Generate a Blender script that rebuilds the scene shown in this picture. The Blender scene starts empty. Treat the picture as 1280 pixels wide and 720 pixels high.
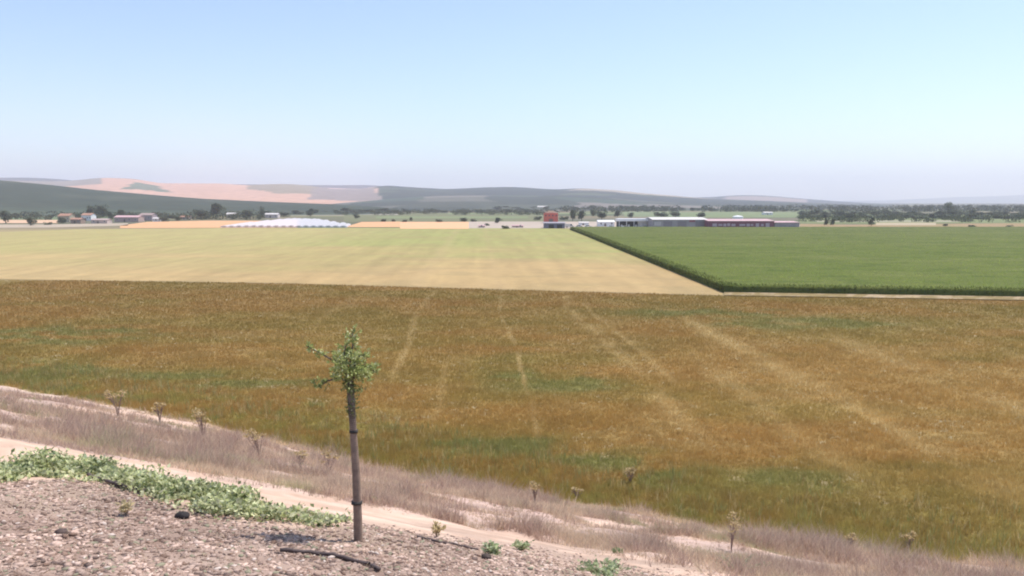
import bpy, math, random
import numpy as np
from mathutils import Vector, Matrix
R = math.radians
rnd = random.Random(7)
rng = np.random.default_rng(11)
scene = bpy.context.scene
COL = scene.collection

# ------------------------------------------------------------------ camera
CAMZ = 15.0
PITCH = math.atan(108/1000)
cam = bpy.data.cameras.new('camera'); cam.lens = 36*1000/1280; cam.sensor_width = 36
cam.clip_start = 0.1; cam.clip_end = 60000
camo = bpy.data.objects.new('camera', cam); COL.objects.link(camo)
camo.location = (0, 0, CAMZ); camo.rotation_euler = (math.pi/2-PITCH, 0, 0)
scene.camera = camo

# ------------------------------------------------------------------ light
SUN_EL, SUN_AZ = R(67), R(62)          # azimuth from +Y towards +X
world = bpy.data.worlds.new('World'); scene.world = world; world.use_nodes = True
nt = world.node_tree; nt.nodes.clear()
sky = nt.nodes.new('ShaderNodeTexSky'); sky.sky_type = 'NISHITA'; sky.sun_disc = False
sky.sun_elevation = SUN_EL; sky.sun_rotation = SUN_AZ
sky.altitude = 100; sky.air_density = 0.9; sky.dust_density = 0.8; sky.ozone_density = 2.4
bg = nt.nodes.new('ShaderNodeBackground'); bg.inputs['Strength'].default_value = 0.143
wo = nt.nodes.new('ShaderNodeOutputWorld')
nt.links.new(sky.outputs[0], bg.inputs[0]); nt.links.new(bg.outputs[0], wo.inputs[0])
sl = bpy.data.lights.new('sun', 'SUN'); sl.energy = 3.6; sl.angle = R(0.5); sl.color = (1, .93, .85)
so = bpy.data.objects.new('sun', sl); COL.objects.link(so)
sd = Vector((math.sin(SUN_AZ)*math.cos(SUN_EL), math.cos(SUN_AZ)*math.cos(SUN_EL), math.sin(SUN_EL)))
so.rotation_euler = sd.to_track_quat('Z', 'Y').to_euler(); so.location = (0, 0, 60)
scene.view_settings.view_transform = 'Standard'; scene.view_settings.look = 'None'
scene.view_settings.gamma = 1; scene.view_settings.exposure = 0.54
scene.render.resolution_x = 1024; scene.render.resolution_y = 576
scene.cycles.volume_bounces = 1
scene.cycles.filter_width = 2.0

# ------------------------------------------------------------------ helpers
def ray(px, py):
    a = (px-640)/1000; b = -(py-360)/1000
    c, s = math.cos(PITCH), math.sin(PITCH)
    return np.array([a, c+b*s, -s+b*c])
def gp(px, py, z=0.0):
    "where the sight line through a pixel meets the level z"
    d = ray(px, py); k = (z-CAMZ)/d[2]
    return float(d[0]*k), float(d[1]*k)
def rowdist(py):
    return gp(640, py)[1]
def at_depth(px, py, Y):
    d = ray(px, py); k = Y/d[1]
    return float(d[0]*k), Y, float(CAMZ+d[2]*k)

def _hash(ix, iy, seed):
    with np.errstate(over='ignore'):
        h = (ix.astype(np.int64)*374761393 + iy.astype(np.int64)*668265263 + seed*1442695041) & 0x7fffffff
        h = ((h ^ (h >> 13))*1274126177) & 0x7fffffff
        h = h ^ (h >> 16)
    return (h & 0xffff)/65535.0
def vnoise(x, y, seed=0):
    x = np.asarray(x, float); y = np.asarray(y, float)
    ix = np.floor(x); iy = np.floor(y); fx = x-ix; fy = y-iy
    fx = fx*fx*(3-2*fx); fy = fy*fy*(3-2*fy)
    a = _hash(ix, iy, seed); b = _hash(ix+1, iy, seed); c = _hash(ix, iy+1, seed); d = _hash(ix+1, iy+1, seed)
    return (a*(1-fx)+b*fx)*(1-fy)+(c*(1-fx)+d*fx)*fy
def fbm(x, y, seed=0, oct=4):
    x = np.asarray(x, float); y = np.asarray(y, float)
    v = 0; a = .5; t = 0
    for k in range(oct):
        v = v+a*vnoise(x*2**k+17.3*k, y*2**k-9.1*k, seed+k); t += a; a *= .5
    return v/t
def sstep(a, b, x):
    t = np.clip((np.asarray(x, float)-a)/(b-a), 0, 1); return t*t*(3-2*t)
def mixc(c1, c2, t):
    t = np.asarray(t, float)[..., None]; return np.asarray(c1)*(1-t)+np.asarray(c2)*t

# slope coordinates of the bank: s runs down the bank, t along it
NX, NY = .464, .886
def st(x, y):
    return NX*x+NY*y, NY*x-NX*y
def crest(t):
    return 6.0+0*np.asarray(t, float)
def toe(t):
    return np.interp(t, [-104, -66, -43, -31.7, -25, -17, -11.6, -4.5, 4, 20], [36.6, 37.4, 37.2, 36, 35, 35.3, 35.5, 36.1, 37.4, 38.5]) + .5*(fbm(t*.4, t*0+3, 5)-.5)
def hgt(x, y):
    x = np.asarray(x, float); y = np.asarray(y, float)
    s, t = st(x, y)
    c = crest(t); T = toe(t)
    zc = 13.4-.26*6.0
    top = 13.4-.26*np.clip(s, -25, None)*(6.0/np.maximum(c, 1))
    k = np.clip((s-c)/(T-c), 0, 1)
    bank = zc*(1-k) - .55*np.sin(np.pi*k)*np.clip(1-k, 0, 1)
    lip = 0
    z = np.where(s < c, top, bank+lip)
    near = sstep(42, 34, s)
    z = z + near*((fbm(x*.35, y*.35, 21)-.5)*.5*sstep(7, 14, s) + (fbm(x*1.6, y*1.6, 22)-.5)*.06)
    z = z + sstep(8, 5, s)*(fbm(x*5, y*5, 23)-.5)*.045
    z = np.where(s > T, 0, np.maximum(z, 0))
    return z
def hit(px, py):
    d = ray(px, py); k = 2.0; p = 2.0
    while k < 3000:
        if CAMZ+d[2]*k < float(hgt(d[0]*k, d[1]*k)):
            lo, hi = p, k
            for _ in range(25):
                m = (lo+hi)/2
                if CAMZ+d[2]*m < float(hgt(d[0]*m, d[1]*m)): hi = m
                else: lo = m
            return float(d[0]*hi), float(d[1]*hi), float(hgt(d[0]*hi, d[1]*hi))
        p = k; k += .05 if k < 80 else 1
    return None

def tag(o, label=None, cat=None, group=None, kind=None):
    if label: o['label'] = label
    if cat: o['category'] = cat
    if group: o['group'] = group
    if kind: o['kind'] = kind
    return o
def link(name, me, mat, parent=None, smooth=False):
    o = bpy.data.objects.new(name, me); COL.objects.link(o)
    if mat: me.materials.append(mat)
    if parent: o.parent = parent
    if smooth:
        me.polygons.foreach_set('use_smooth', [True]*len(me.polygons))
    return o
def empty(name, loc, rz=0):
    o = bpy.data.objects.new(name, None); COL.objects.link(o)
    o.location = loc; o.rotation_euler = (0, 0, rz); o.empty_display_size = .3
    return o
def npmesh(name, V, F, C=None):
    "V (n,3), F (m,k) faces of equal size, C (n,3) the surface's own colour"
    V = np.asarray(V, np.float32); F = np.asarray(F, np.int32)
    me = bpy.data.meshes.new(name); m, k = F.shape
    me.vertices.add(len(V)); me.vertices.foreach_set('co', V.ravel())
    me.loops.add(m*k); me.loops.foreach_set('vertex_index', F.ravel())
    me.polygons.add(m); me.polygons.foreach_set('loop_start', np.arange(0, m*k, k, dtype=np.int32))
    me.update(calc_edges=True)
    if C is not None:
        a = me.attributes.new('Col', 'FLOAT_COLOR', 'POINT')
        C = np.clip(np.asarray(C, np.float32), 0, 1)
        a.data.foreach_set('color', np.hstack([C, np.ones((len(C), 1), np.float32)]).ravel())
    return me
def grid_mesh(name, X, Y, Z, C=None):
    n, m = X.shape
    V = np.stack([X, Y, Z], -1).reshape(-1, 3)
    i = np.arange(n*m).reshape(n, m)
    F = np.stack([i[:-1, :-1], i[1:, :-1], i[1:, 1:], i[:-1, 1:]], -1).reshape(-1, 4)
    return npmesh(name, V, F, None if C is None else C.reshape(-1, 3))

class MB:
    "collects boxes, prisms and tubes for ONE mesh"
    def __init__(s): s.v = []; s.f = []
    def add(s, v, f):
        b = len(s.v); s.v += [tuple(p) for p in v]; s.f += [tuple(b+i for i in q) for q in f]
    def box(s, x0, x1, y0, y1, z0, z1):
        s.add([(x0,y0,z0),(x1,y0,z0),(x1,y1,z0),(x0,y1,z0),(x0,y0,z1),(x1,y0,z1),(x1,y1,z1),(x0,y1,z1)],
              [(0,3,2,1),(4,5,6,7),(0,1,5,4),(1,2,6,5),(2,3,7,6),(3,0,4,7)])
    def prism(s, pts, y0, y1):
        "outline pts (x,z) swept from y0 to y1"
        n = len(pts)
        s.add([(x, y0, z) for x, z in pts]+[(x, y1, z) for x, z in pts],
              [tuple(range(n)), tuple(range(2*n-1, n-1, -1))]+[(i, i+n, (i+1) % n+n, (i+1) % n) for i in range(n)])
    def prism_x(s, pts, x0, x1):
        n = len(pts)
        s.add([(x0, y, z) for y, z in pts]+[(x1, y, z) for y, z in pts],
              [tuple(range(n-1, -1, -1)), tuple(range(n, 2*n))]+[(i, (i+1) % n, (i+1) % n+n, i+n) for i in range(n)])
    def tube(s, pts, rad, n=8):
        pts = [Vector(p) for p in pts]; rings = []
        b = len(s.v)
        for i, p in enumerate(pts):
            d = (pts[min(i+1, len(pts)-1)]-pts[max(i-1, 0)]).normalized()
            u = d.orthogonal().normalized() if abs(d.z) < .9 else Vector((1, 0, 0))
            u = (u-d*u.dot(d)).normalized(); w = d.cross(u)
            r = rad[i] if hasattr(rad, '__len__') else rad
            for k in range(n):
                a = 2*math.pi*k/n; s.v.append(tuple(p+(u*math.cos(a)+w*math.sin(a))*r))
        for i in range(len(pts)-1):
            for k in range(n):
                s.f.append((b+i*n+k, b+i*n+(k+1) % n, b+(i+1)*n+(k+1) % n, b+(i+1)*n+k))
        s.f.append(tuple(b+k for k in range(n-1, -1, -1))); s.f.append(tuple(b+(len(pts)-1)*n+k for k in range(n)))
    def build(s, name, mat, parent=None, smooth=False):
        me = bpy.data.meshes.new(name); me.from_pydata(s.v, [], s.f); me.update()
        return link(name, me, mat, parent, smooth)

# ------------------------------------------------------------------ materials
def mat_vcol(name, rough=.9, scale=2.0, amp=.35, trans=0, bump=0, bscale=8, scale2=None, bdist=.1, up=0):
    m = bpy.data.materials.new(name); m.use_nodes = True; n = m.node_tree; N = n.nodes; L = n.links
    p = N['Principled BSDF']; p.inputs['Roughness'].default_value = rough
    p.inputs['Specular IOR Level'].default_value = .15
    a = N.new('ShaderNodeAttribute'); a.attribute_name = 'Col'
    g = N.new('ShaderNodeNewGeometry')
    t = N.new('ShaderNodeTexNoise'); t.inputs['Scale'].default_value = scale; t.inputs['Detail'].default_value = 6
    t.inputs['Roughness'].default_value = .65
    L.new(g.outputs['Position'], t.inputs['Vector'])
    mr = N.new('ShaderNodeMapRange'); mr.inputs[1].default_value = .25; mr.inputs[2].default_value = .75
    mr.inputs[3].default_value = 1-amp; mr.inputs[4].default_value = 1+amp
    L.new(t.outputs['Fac'], mr.inputs[0])
    vm = N.new('ShaderNodeVectorMath'); vm.operation = 'SCALE'
    L.new(a.outputs['Color'], vm.inputs[0]); L.new(mr.outputs[0], vm.inputs['Scale'])
    L.new(vm.outputs[0], p.inputs['Base Color'])
    if bump:
        t2 = N.new('ShaderNodeTexNoise'); t2.inputs['Scale'].default_value = bscale; t2.inputs['Detail'].default_value = 8
        t2.inputs['Roughness'].default_value = .7
        L.new(g.outputs['Position'], t2.inputs['Vector'])
        b = N.new('ShaderNodeBump'); b.inputs['Strength'].default_value = bump; b.inputs['Distance'].default_value = bdist
        L.new(t2.outputs['Fac'], b.inputs['Height']); L.new(b.outputs[0], p.inputs['Normal'])
    if up:      # soft, bent surfaces: the mean facing of a tuft leans to the sky
        va = N.new('ShaderNodeVectorMath'); va.operation = 'ADD'; va.inputs[1].default_value = (0, 0, up)
        vn = N.new('ShaderNodeVectorMath'); vn.operation = 'NORMALIZE'
        L.new(g.outputs['Normal'], va.inputs[0]); L.new(va.outputs[0], vn.inputs[0]); L.new(vn.outputs[0], p.inputs['Normal'])
    if trans:
        tr = N.new('ShaderNodeBsdfTranslucent'); mx = N.new('ShaderNodeMixShader'); mx.inputs[0].default_value = trans
        L.new(vm.outputs[0], tr.inputs[0]); L.new(p.outputs[0], mx.inputs[1]); L.new(tr.outputs[0], mx.inputs[2])
        L.new(mx.outputs[0], N['Material Output'].inputs['Surface'])
    return m
def mat_plain(name, col, rough=.7, scale=3, amp=.15, bump=.0, trans=0, metallic=0):
    m = bpy.data.materials.new(name); m.use_nodes = True; n = m.node_tree; N = n.nodes; L = n.links
    p = N['Principled BSDF']; p.inputs['Roughness'].default_value = rough; p.inputs['Metallic'].default_value = metallic
    p.inputs['Specular IOR Level'].default_value = .3
    tc = N.new('ShaderNodeTexCoord')
    t = N.new('ShaderNodeTexNoise'); t.inputs['Scale'].default_value = scale; t.inputs['Detail'].default_value = 5
    L.new(tc.outputs['Object'], t.inputs['Vector'])
    cr = N.new('ShaderNodeMapRange'); cr.inputs[1].default_value = .3; cr.inputs[2].default_value = .7
    cr.inputs[3].default_value = 1-amp; cr.inputs[4].default_value = 1+amp
    L.new(t.outputs['Fac'], cr.inputs[0])
    vm = N.new('ShaderNodeVectorMath'); vm.operation = 'SCALE'; vm.inputs[0].default_value = col
    L.new(cr.outputs[0], vm.inputs['Scale']); L.new(vm.outputs[0], p.inputs['Base Color'])
    if bump:
        b = N.new('ShaderNodeBump'); b.inputs['Strength'].default_value = bump; b.inputs['Distance'].default_value = .02
        L.new(t.outputs['Fac'], b.inputs['Height']); L.new(b.outputs[0], p.inputs['Normal'])
    if trans:
        tr = N.new('ShaderNodeBsdfTranslucent'); mx = N.new('ShaderNodeMixShader'); mx.inputs[0].default_value = trans
        L.new(vm.outputs[0], tr.inputs[0]); L.new(p.outputs[0], mx.inputs[1]); L.new(tr.outputs[0], mx.inputs[2])
        L.new(mx.outputs[0], N['Material Output'].inputs['Surface'])
    return m
M_ground = mat_vcol('ground', scale=.9, amp=.22, bump=.7, bscale=3.5, bdist=.08)
M_field = mat_vcol('field', scale=.8, amp=.25, bump=.8, bscale=1.6, bdist=.35)
M_wheat = mat_vcol('stubble', scale=.5, amp=.10, bump=.6, bscale=2.0, bdist=.15)
M_hill = mat_vcol('hill', scale=.03, amp=.25)
M_blade = mat_vcol('blade', scale=1.0, amp=.12, trans=.5)
M_maize = mat_vcol('maize', rough=.8, scale=1.0, amp=.12, trans=.5)
M_leafv = mat_vcol('leaf', rough=.6, scale=5.0, amp=.15, trans=.4)
M_crown = mat_vcol('crown', rough=.8, scale=.35, amp=.35, trans=.15)
M_clod = mat_vcol('clod', scale=9, amp=.25)
M_bark = mat_plain('bark', (.14, .11, .085), .9, 12, .35, .5)

# ------------------------------------------------------------------ ground: one sheet, bank and plain, to the horizon
CAM_ROWS = {}
def trace(pix):
    q = sorted([(st(h[0], h[1])[1], st(h[0], h[1])[0]) for h in (hit(*p) for p in pix)])
    return lambda t: np.interp(t, [a for a, b in q], [b for a, b in q])
soil_line = trace([(-200, 606), (0, 603), (100, 600), (200, 630), (300, 652), (350, 660), (430, 657), (520, 668), (600, 690), (700, 706), (780, 718), (900, 735)])
scrub_line = trace([(-200, 530), (0, 541), (100, 553), (200, 580), (300, 604), (400, 622), (500, 642), (560, 652), (640, 662), (700, 674), (800, 694), (900, 712), (1000, 735)])
def ground_col(x, y):
    s, t = st(x, y); c = soil_line(t); T = toe(t)
    r = np.hypot(x, y)
    n1 = fbm(x*1.3, y*1.3, 31); n2 = fbm(x*.5, y*.9, 33); n3 = fbm(x*4, y*4, 35)
    soil = mixc((.30, .205, .16), (.40, .295, .235), sstep(.3, .7, n3*.6+n1*.4))
    soil = mixc(soil, (.33, .25, .18), sstep(.55, .75, n2)*.6)
    sand = mixc((.56, .385, .28), (.66, .49, .38), sstep(.3, .7, n1*.5+n3*.5))
    sand = mixc(sand, (.40, .29, .225), sstep(-8, -3.5, t)*sstep(.36, .56, fbm(x*1.1, y*2.2, 39))*.85)
    bank = mixc((.54, .39, .32), (.42, .31, .26), sstep(.3, .7, n2))
    bank = mixc(bank, sand, sstep(.54, .68, fbm(x*.3, y*.6, 37)))
    e = s+(n2-.5)*1.6
    tl = scrub_line(t)
    col = mixc(soil, sand, sstep(c-.15, c+.35, s+(n1-.5)*.6))
    col = mixc(col, bank, sstep(tl-.6, tl+.8, e))
    col = mixc(col, (.60, .46, .33), sstep(T-3.5, T-1, e)*.6)
    col = mixc(col, (.68, .52, .42), sstep(-9, -3, t)*sstep(T-5, T-2, e)*.85)
    # the plain, in strips of farmland
    a = .06
    X = x*math.cos(a)+y*math.sin(a); Y = -x*math.sin(a)+y*math.cos(a)
    Yl = 60*np.log(np.maximum(Y, 60)/60)*1.6
    jy = np.floor(Yl/9+ .6*np.floor(X/260)); jx = np.floor(X/(120+.16*r)+.37*jy)
    k = _hash(jx, jy, 77)
    pal = np.array([(.10, .11, .06), (.13, .13, .075), (.15, .155, .07), (.10, .13, .055), (.20, .165, .10), (.12, .12, .08), (.16, .14, .095)])
    far = pal[np.clip((k*7).astype(int), 0, 6)]
    far = far*(.75+.5*fbm(x*.02, y*.02, 41)[..., None])
    plain = mixc((.30, .24, .13), far, sstep(430, 470, Y))
    return mixc(col, plain, (s > T).astype(float))

na, nr = 620, 640
ang = np.linspace(R(-75), R(75), na)
rad = np.concatenate([np.geomspace(.4, 60, 330), np.geomspace(61, 11000, nr-330)])
A, Q = np.meshgrid(ang, rad, indexing='ij')
X = Q*np.sin(A); Y = Q*np.cos(A)-2.0
Z = hgt(X, Y)
tag(link('ground', grid_mesh('ground', X, Y, Z, ground_col(X, Y)), M_ground, None, True), kind='structure')

# ------------------------------------------------------------------ field sheets
def sheet(name, near, far, px0, px1, nu, nv, z, colf, mat, bump=None, kind='structure'):
    "near/far give the pixel row of the edges for a column; built flat on the plain"
    px = np.linspace(px0, px1, nu)
    X = np.zeros((nu, nv)); Y = np.zeros((nu, nv))
    for i, p in enumerate(px):
        a = np.array(near(p)); b = np.array(far(p))
        k = np.linspace(0, 1, nv)
        yy = 1/((1-k)/a[1]+k/b[1])      # even steps in row, so finer nearby
        xx = a[0]+(b[0]-a[0])*(yy-a[1])/(b[1]-a[1]+1e-9)
        X[i] = xx; Y[i] = yy
    Z = np.full_like(X, z)
    if bump is not None: Z = Z+bump(X, Y)
    o = link(name, grid_mesh(name, X, Y, Z, colf(X, Y)), mat, None, True)
    tag(o, kind=kind); return o

FARX = [-900, 0, 350, 560, 905, 1280, 2200]; FARY = [336.5, 349.5, 354.5, 360.5, 370, 376, 391]
def brown_far(p): return gp(p, float(np.interp(p, FARX, FARY)))
def brown_near(p):
    # foot of the bank along this bearing
    d = ray(p, 400); u = d[0]/d[1]
    lo, hi = 5, 400
    for _ in range(40):
        m = (lo+hi)/2; s, t = st(u*m, m)
        if s > toe(t)-.02: hi = m
        else: lo = m
    return u*hi, hi

ROWV = (598-640)/1000           # bearing of the drill rows
def rowcoord(x, y): return x-ROWV*y
GREEN = [(640, 466, 2.5, 6), (720, 480, 5, 3), (20, 470, 8, 5), (230, 470, 5, 2), (350, 508, 4, 2.2), (660, 560, 3, 2), (770, 580, 4, 2),
         (560, 555, 3, 2), (60, 420, 12, 6), (840, 600, 3, 2), (1000, 600, 3, 1.6), (880, 392, 10, 6), (1020, 405, 12, 5), (300, 480, 7, 2), (500, 545, 3, 2), (820, 640, 3, 1.3)]
GREENW = [gp(a, b)+(c, d) for a, b, c, d in GREEN]
def brown_col(x, y):
    n = fbm(x*.05, y*.10, 51); n2 = fbm(x*.22, y*.4, 53, 5); n3 = fbm(x*1.1, y*1.4, 55, 3); n4 = fbm(x*.012, y*.03, 57)
    c = mixc((.30, .210, .070), (.345, .213, .078), sstep(.35, .65, n))
    c = mixc(c, (.37, .26, .115), sstep(.5, .78, n2)*.55)
    c = mixc(c, (.25, .19, .066), sstep(.50, .25, n2*.6+n*.4)*.7)
    s, t = st(x, y)
    edge = sstep(13, 1, s-toe(t))
    c = mixc(c, (.27, .225, .075), edge*(.1+.9*sstep(.42, .62, n3*.5+n2*.5)))
    g = np.zeros_like(n)
    for gx, gy, a, b in GREENW:
        g = np.maximum(g, np.exp(-(((x-gx)/a)**2+((y-gy)/b)**2)))
    c = mixc(c, (.20, .205, .075), np.clip(g*1.5*sstep(.3, .7, n2), 0, .75))
    c = mixc(c, (.22, .18, .066), sstep(.54, .66, n4)*.6)
    # drier to the right
    c = mixc(c, (.38, .27, .115), sstep(5, 35, x)*sstep(110, 60, y)*.35*sstep(.3, .6, n2+.1))
    # tramlines: bare pale strips that waver and break up
    u = rowcoord(x, y)+(fbm(y*.05, x*0+1, 59)-.5)*2.2
    for k, (u0_, wd, y0, y1, st_) in enumerate([(-10.6, .4, 64, 150, .5), (.6, .20, 46, 150, .7), (10.6, 1.0, 45, 150, .55), (13.0, .4, 60, 120, .5), (23.6, 1.4, 36, 112, .7), (36, 1.8, 45, 100, .5), (-6.2, .3, 50, 85, .35), (17.5, 1.2, 38, 75, .4), (49, 1.2, 60, 110, .4), (-22.5, .5, 80, 150, .3)]):
        u0 = u0_+3.0
        m = np.exp(-((u-u0)/wd)**2)*sstep(y0, y0+8, y)*sstep(y1+6, y1-10, y)
        m = m*sstep(.25, .55, fbm(x*.3, y*.16, 61+k))*st_
        c = mixc(c, (.47, .345, .175), np.clip(m*1.15, 0, 1))
    c = c*(.84+.32*n3[..., None])*(.95-.17*sstep(55, 125, y))[..., None]
    return c
sheet('dry_field', brown_near, brown_far, -700, 2100, 900, 420, .004, lambda x, y: brown_col(x, y)*np.array((.86, .86, .74)), M_field,
      bump=lambda x, y: .12*(fbm(x*1.5, y*1.5, 63, 3)-.5)*sstep(2, 5, st(x, y)[0]-39)+.02*sstep(2, 5, st(x, y)[0]-39)+.0)

HX = [-900, 0, 160, 640, 712, 905, 1280, 2200]
def hedge_row(p):      # row of the foot of the maize
    return float(np.interp(p, [712, 730, 905, 1280, 2200], [287.0, 294, 366, 371.8, 387]))
def wheat_far(p): return gp(p, float(np.interp(p, [-900, 0, 100, 300, 640, 712, 905], [291, 290, 286.5, 285, 285, 286, 286])))
def wheat_near(p):
    if p <= 903: return gp(p, float(np.interp(p, FARX, FARY))-.6)
    return gp(p, hedge_row(p))
def wheat_col(x, y):
    n = fbm(x*.02, y*.05, 71); n2 = fbm(x*.1, y*.2, 73)
    n3 = fbm(x*.35, y*.08, 74); n4 = fbm((x-ROWV*y)*.5, y*.01, 76)
    c = mixc((.37, .255, .125), (.42, .30, .135), n)
    c = mixc(c, (.285, .285, .098), sstep(140, 300, y-(n-.5)*160)*.95)
    c = mixc(c, (.31, .235, .11), sstep(.45, .7, n2)*.5)
    c = mixc(c, (.45, .34, .17), sstep(-40, -110, x)*.4)
    c = c*(.78+.24*n3[..., None]+.20*n4[..., None])
    c = mixc(c, (.42, .305, .16), np.exp(-((rowcoord(x, y)+11+(n-.5)*4)/1.6)**2)*.25)
    c = mixc(c, (.42, .30, .155), np.exp(-((rowcoord(x, y)-3.6)/.8)**2)*.2)
    return c
# wheat runs from the dry field to the far track; its right side is the maize line
def wheat_far2(p):
    if p <= 712: return wheat_far(p)
    return gp(p, hedge_row(p)-.4)
sheet('stubble_field', wheat_near, wheat_far2, -700, 903, 500, 160, .03, wheat_col, M_wheat)
# pale track between the dry field, the stubble and the maize
def trk(x, y): 
    n = fbm(x*.6, y*.6, 75); return mixc((.24, .18, .08), (.38, .29, .18), sstep(.45, .65, n))
sheet('track', lambda p: gp(p, float(np.interp(p, FARX, FARY))+.2), lambda p: gp(p, hedge_row(p)-2.2), 905, 2100, 300, 4, .16, trk, M_ground)

# parcels on the plain, beyond the stubble
def flat(c1, c2, sc=.05):
    return lambda x, y: mixc(c1, c2, fbm(x*sc, y*sc*2, 81))
def parcel(name, p0, p1, ynear, yfar, c1, c2, z=.05):
    f = lambda v: (lambda p: gp(p, float(np.interp(p, v[0], v[1])))) if isinstance(v, tuple) else (lambda p: gp(p, v))
    sheet(name, f(ynear), f(yfar), p0, p1, 60, 10, z, flat(c1, c2), M_wheat)
OCH1, OCH2 = (.62, .36, .19), (.56, .32, .17)
parcel('ochre_field', -300, 72, 279, ([-300, 20, 72], [271, 270.5, 272]), (.60, .40, .25), (.55, .36, .24))
parcel('ochre_field', 150, 372, ([150, 372], [285.2, 284.6]), ([150, 185, 260, 372], [282, 277.3, 275.8, 276]), OCH1, OCH2)
parcel('ochre_field', 434, 500, 284, ([434, 452, 500], [283, 277.5, 277]), OCH1, OCH2)
parcel('ochre_field', 500, 586, 286, 277.4, (.68, .40, .22), (.62, .36, .2), .06)
parcel('pale_field', -300, 160, ([-300, 60, 160], [286, 284.5, 282]), ([-300, 60, 160], [281, 280.5, 279]), (.42, .34, .26), (.36, .30, .22))
parcel('yard', 586, 812, 285.4, 277, (.46, .38, .31), (.36, .30, .24), .045)
parcel('yard', 812, 1010, 286.6, 281, (.40, .34, .28), (.33, .28, .23), .045)
parcel('bare_field', 1000, 1500, 288, ([1000, 1060, 1280, 1500], [280, 281, 279, 279]), (.34, .20, .12), (.24, .21, .09))
parcel('pale_field', 1095, 1170, 281.5, 278.5, (.42, .34, .22), (.36, .30, .2), .055)
parcel('pale_field', 436, 498, 268.4, 267.2, (.42, .38, .33), (.36, .33, .28), .06)
parcel('meadow', 560, 810, 267.5, 266.2, (.16, .21, .10), (.20, .23, .12), .06)
parcel('meadow', 470, 660, 273, 270.5, (.16, .20, .09), (.19, .21, .11), .065)
parcel('bare_field', 300, 430, 270, 267, (.30, .25, .18), (.24, .22, .15), .06)
parcel('meadow', 0, 150, 275, 271, (.13, .17, .09), (.16, .19, .10), .06)
parcel('pale_field', 1020, 1200, 277.5, 275.5, (.32, .29, .20), (.27, .26, .17), .055)
parcel('meadow', 812, 1010, 272, 265, (.15, .19, .09), (.19, .22, .11), .05)
parcel('meadow', 780, 850, 271, 264.5, (.15, .19, .10), (.18, .20, .11), .055)
parcel('grove_ground', 430, 680, 277, 266, (.14, .155, .08), (.17, .165, .09), .04)
parcel('grove_ground', 1000, 1500, 279, 268, (.15, .19, .08), (.19, .20, .09), .04)

# ------------------------------------------------------------------ haze: one closed box of even thin air
def build_haze():
    mb = MB(); mb.box(-14000, 14000, -60, 13500, -1, 420)
    m = bpy.data.materials.new('haze'); m.use_nodes = True; n = m.node_tree
    n.nodes.remove(n.nodes['Principled BSDF'])
    v = n.nodes.new('ShaderNodeVolumePrincipled'); v.inputs['Density'].default_value = 1.5e-4
    v.inputs['Color'].default_value = (.90, .905, 1, 1); v.inputs['Anisotropy'].default_value = .2
    n.links.new(v.outputs[0], n.nodes['Material Output'].inputs['Volume'])
    tag(mb.build('haze', m), kind='stuff')
build_haze()

# ------------------------------------------------------------------ hills
def hill(name, pts, D, near, back, colf, seed, rough=.03, p0=-900, p1=2200, nu=700, nv=70):
    px = np.linspace(p0, p1, nu); rows = np.interp(px, [a for a, b in pts], [b for a, b in pts])
    # soften the traced corners
    k = np.hanning(13); k /= k.sum(); rows = np.convolve(np.pad(rows, 6, 'edge'), k, 'valid')
    v = np.concatenate([np.linspace(0, 1, nv), np.linspace(1, 2, 22)[1:]])
    X = np.zeros((nu, len(v))); Y = X.copy(); Z = X.copy()
    for i, p in enumerate(px):
        x, y, z = at_depth(p, rows[i], D)
        dist = np.where(v <= 1, near+(D-near)*v, D+(back-D)*(v-1))
        prof = np.where(v <= 1, sstep(0, 1, v)*.75+.25*v, sstep(2, 1, v))
        X[i] = x/y*dist; Y[i] = dist; Z[i] = max(z, 0)*prof-.5
    Z += rough*Z.max()*(fbm(X*6/D*3, Y*6/D*3, seed)-.5)*np.sin(np.clip(v, 0, 2)*np.pi/2)[None, :]*2*(np.abs(v-1) > .08)[None, :]
    C = colf(X, Y, np.broadcast_to(px[:, None], X.shape), np.broadcast_to(v[None, :], X.shape))
    return tag(link(name, grid_mesh(name, X, Y, Z, C), M_hill, None, True), kind='structure')
def patches(X, Y, s, seed, pal):
    u = X/s+.6*fbm(X/s/2, Y/s/2, seed); w = Y/s*.6+.6*fbm(Y/s/2, X/s/2, seed+4)
    k = _hash(np.floor(u), np.floor(w+.5*np.floor(u)), seed)
    pal = np.array(pal); return pal[np.clip((k*len(pal)).astype(int), 0, len(pal)-1)]
def in_poly(px, v, poly):
    P = np.array(poly, float); ins = np.zeros(px.shape, bool); j = len(P)-1
    for i in range(len(P)):
        xi, yi = P[i]; xj, yj = P[j]
        c = ((yi > v) != (yj > v)) & (px < (xj-xi)*(v-yi)/(yj-yi+1e-12)+xi)
        ins ^= c; j = i
    return ins
PINK = (.52, .315, .22); PINK2 = (.47, .29, .215)
def col_near(X, Y, px, v):
    c = np.broadcast_to(np.array((.040, .054, .034)), X.shape+(3,)).copy()
    n = fbm(X*.01, Y*.01, 91); c = mixc(c, (.07, .08, .05), sstep(.45, .7, n)*.7)
    c = mixc(c, (.085, .11, .07), sstep(.3, .12, v)*.7)
    rows = .5+.5*np.sin(X*.35)          # olive rows
    return c*(.85+.3*rows[..., None]*(fbm(X*.1, Y*.1, 93))[..., None])
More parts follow.
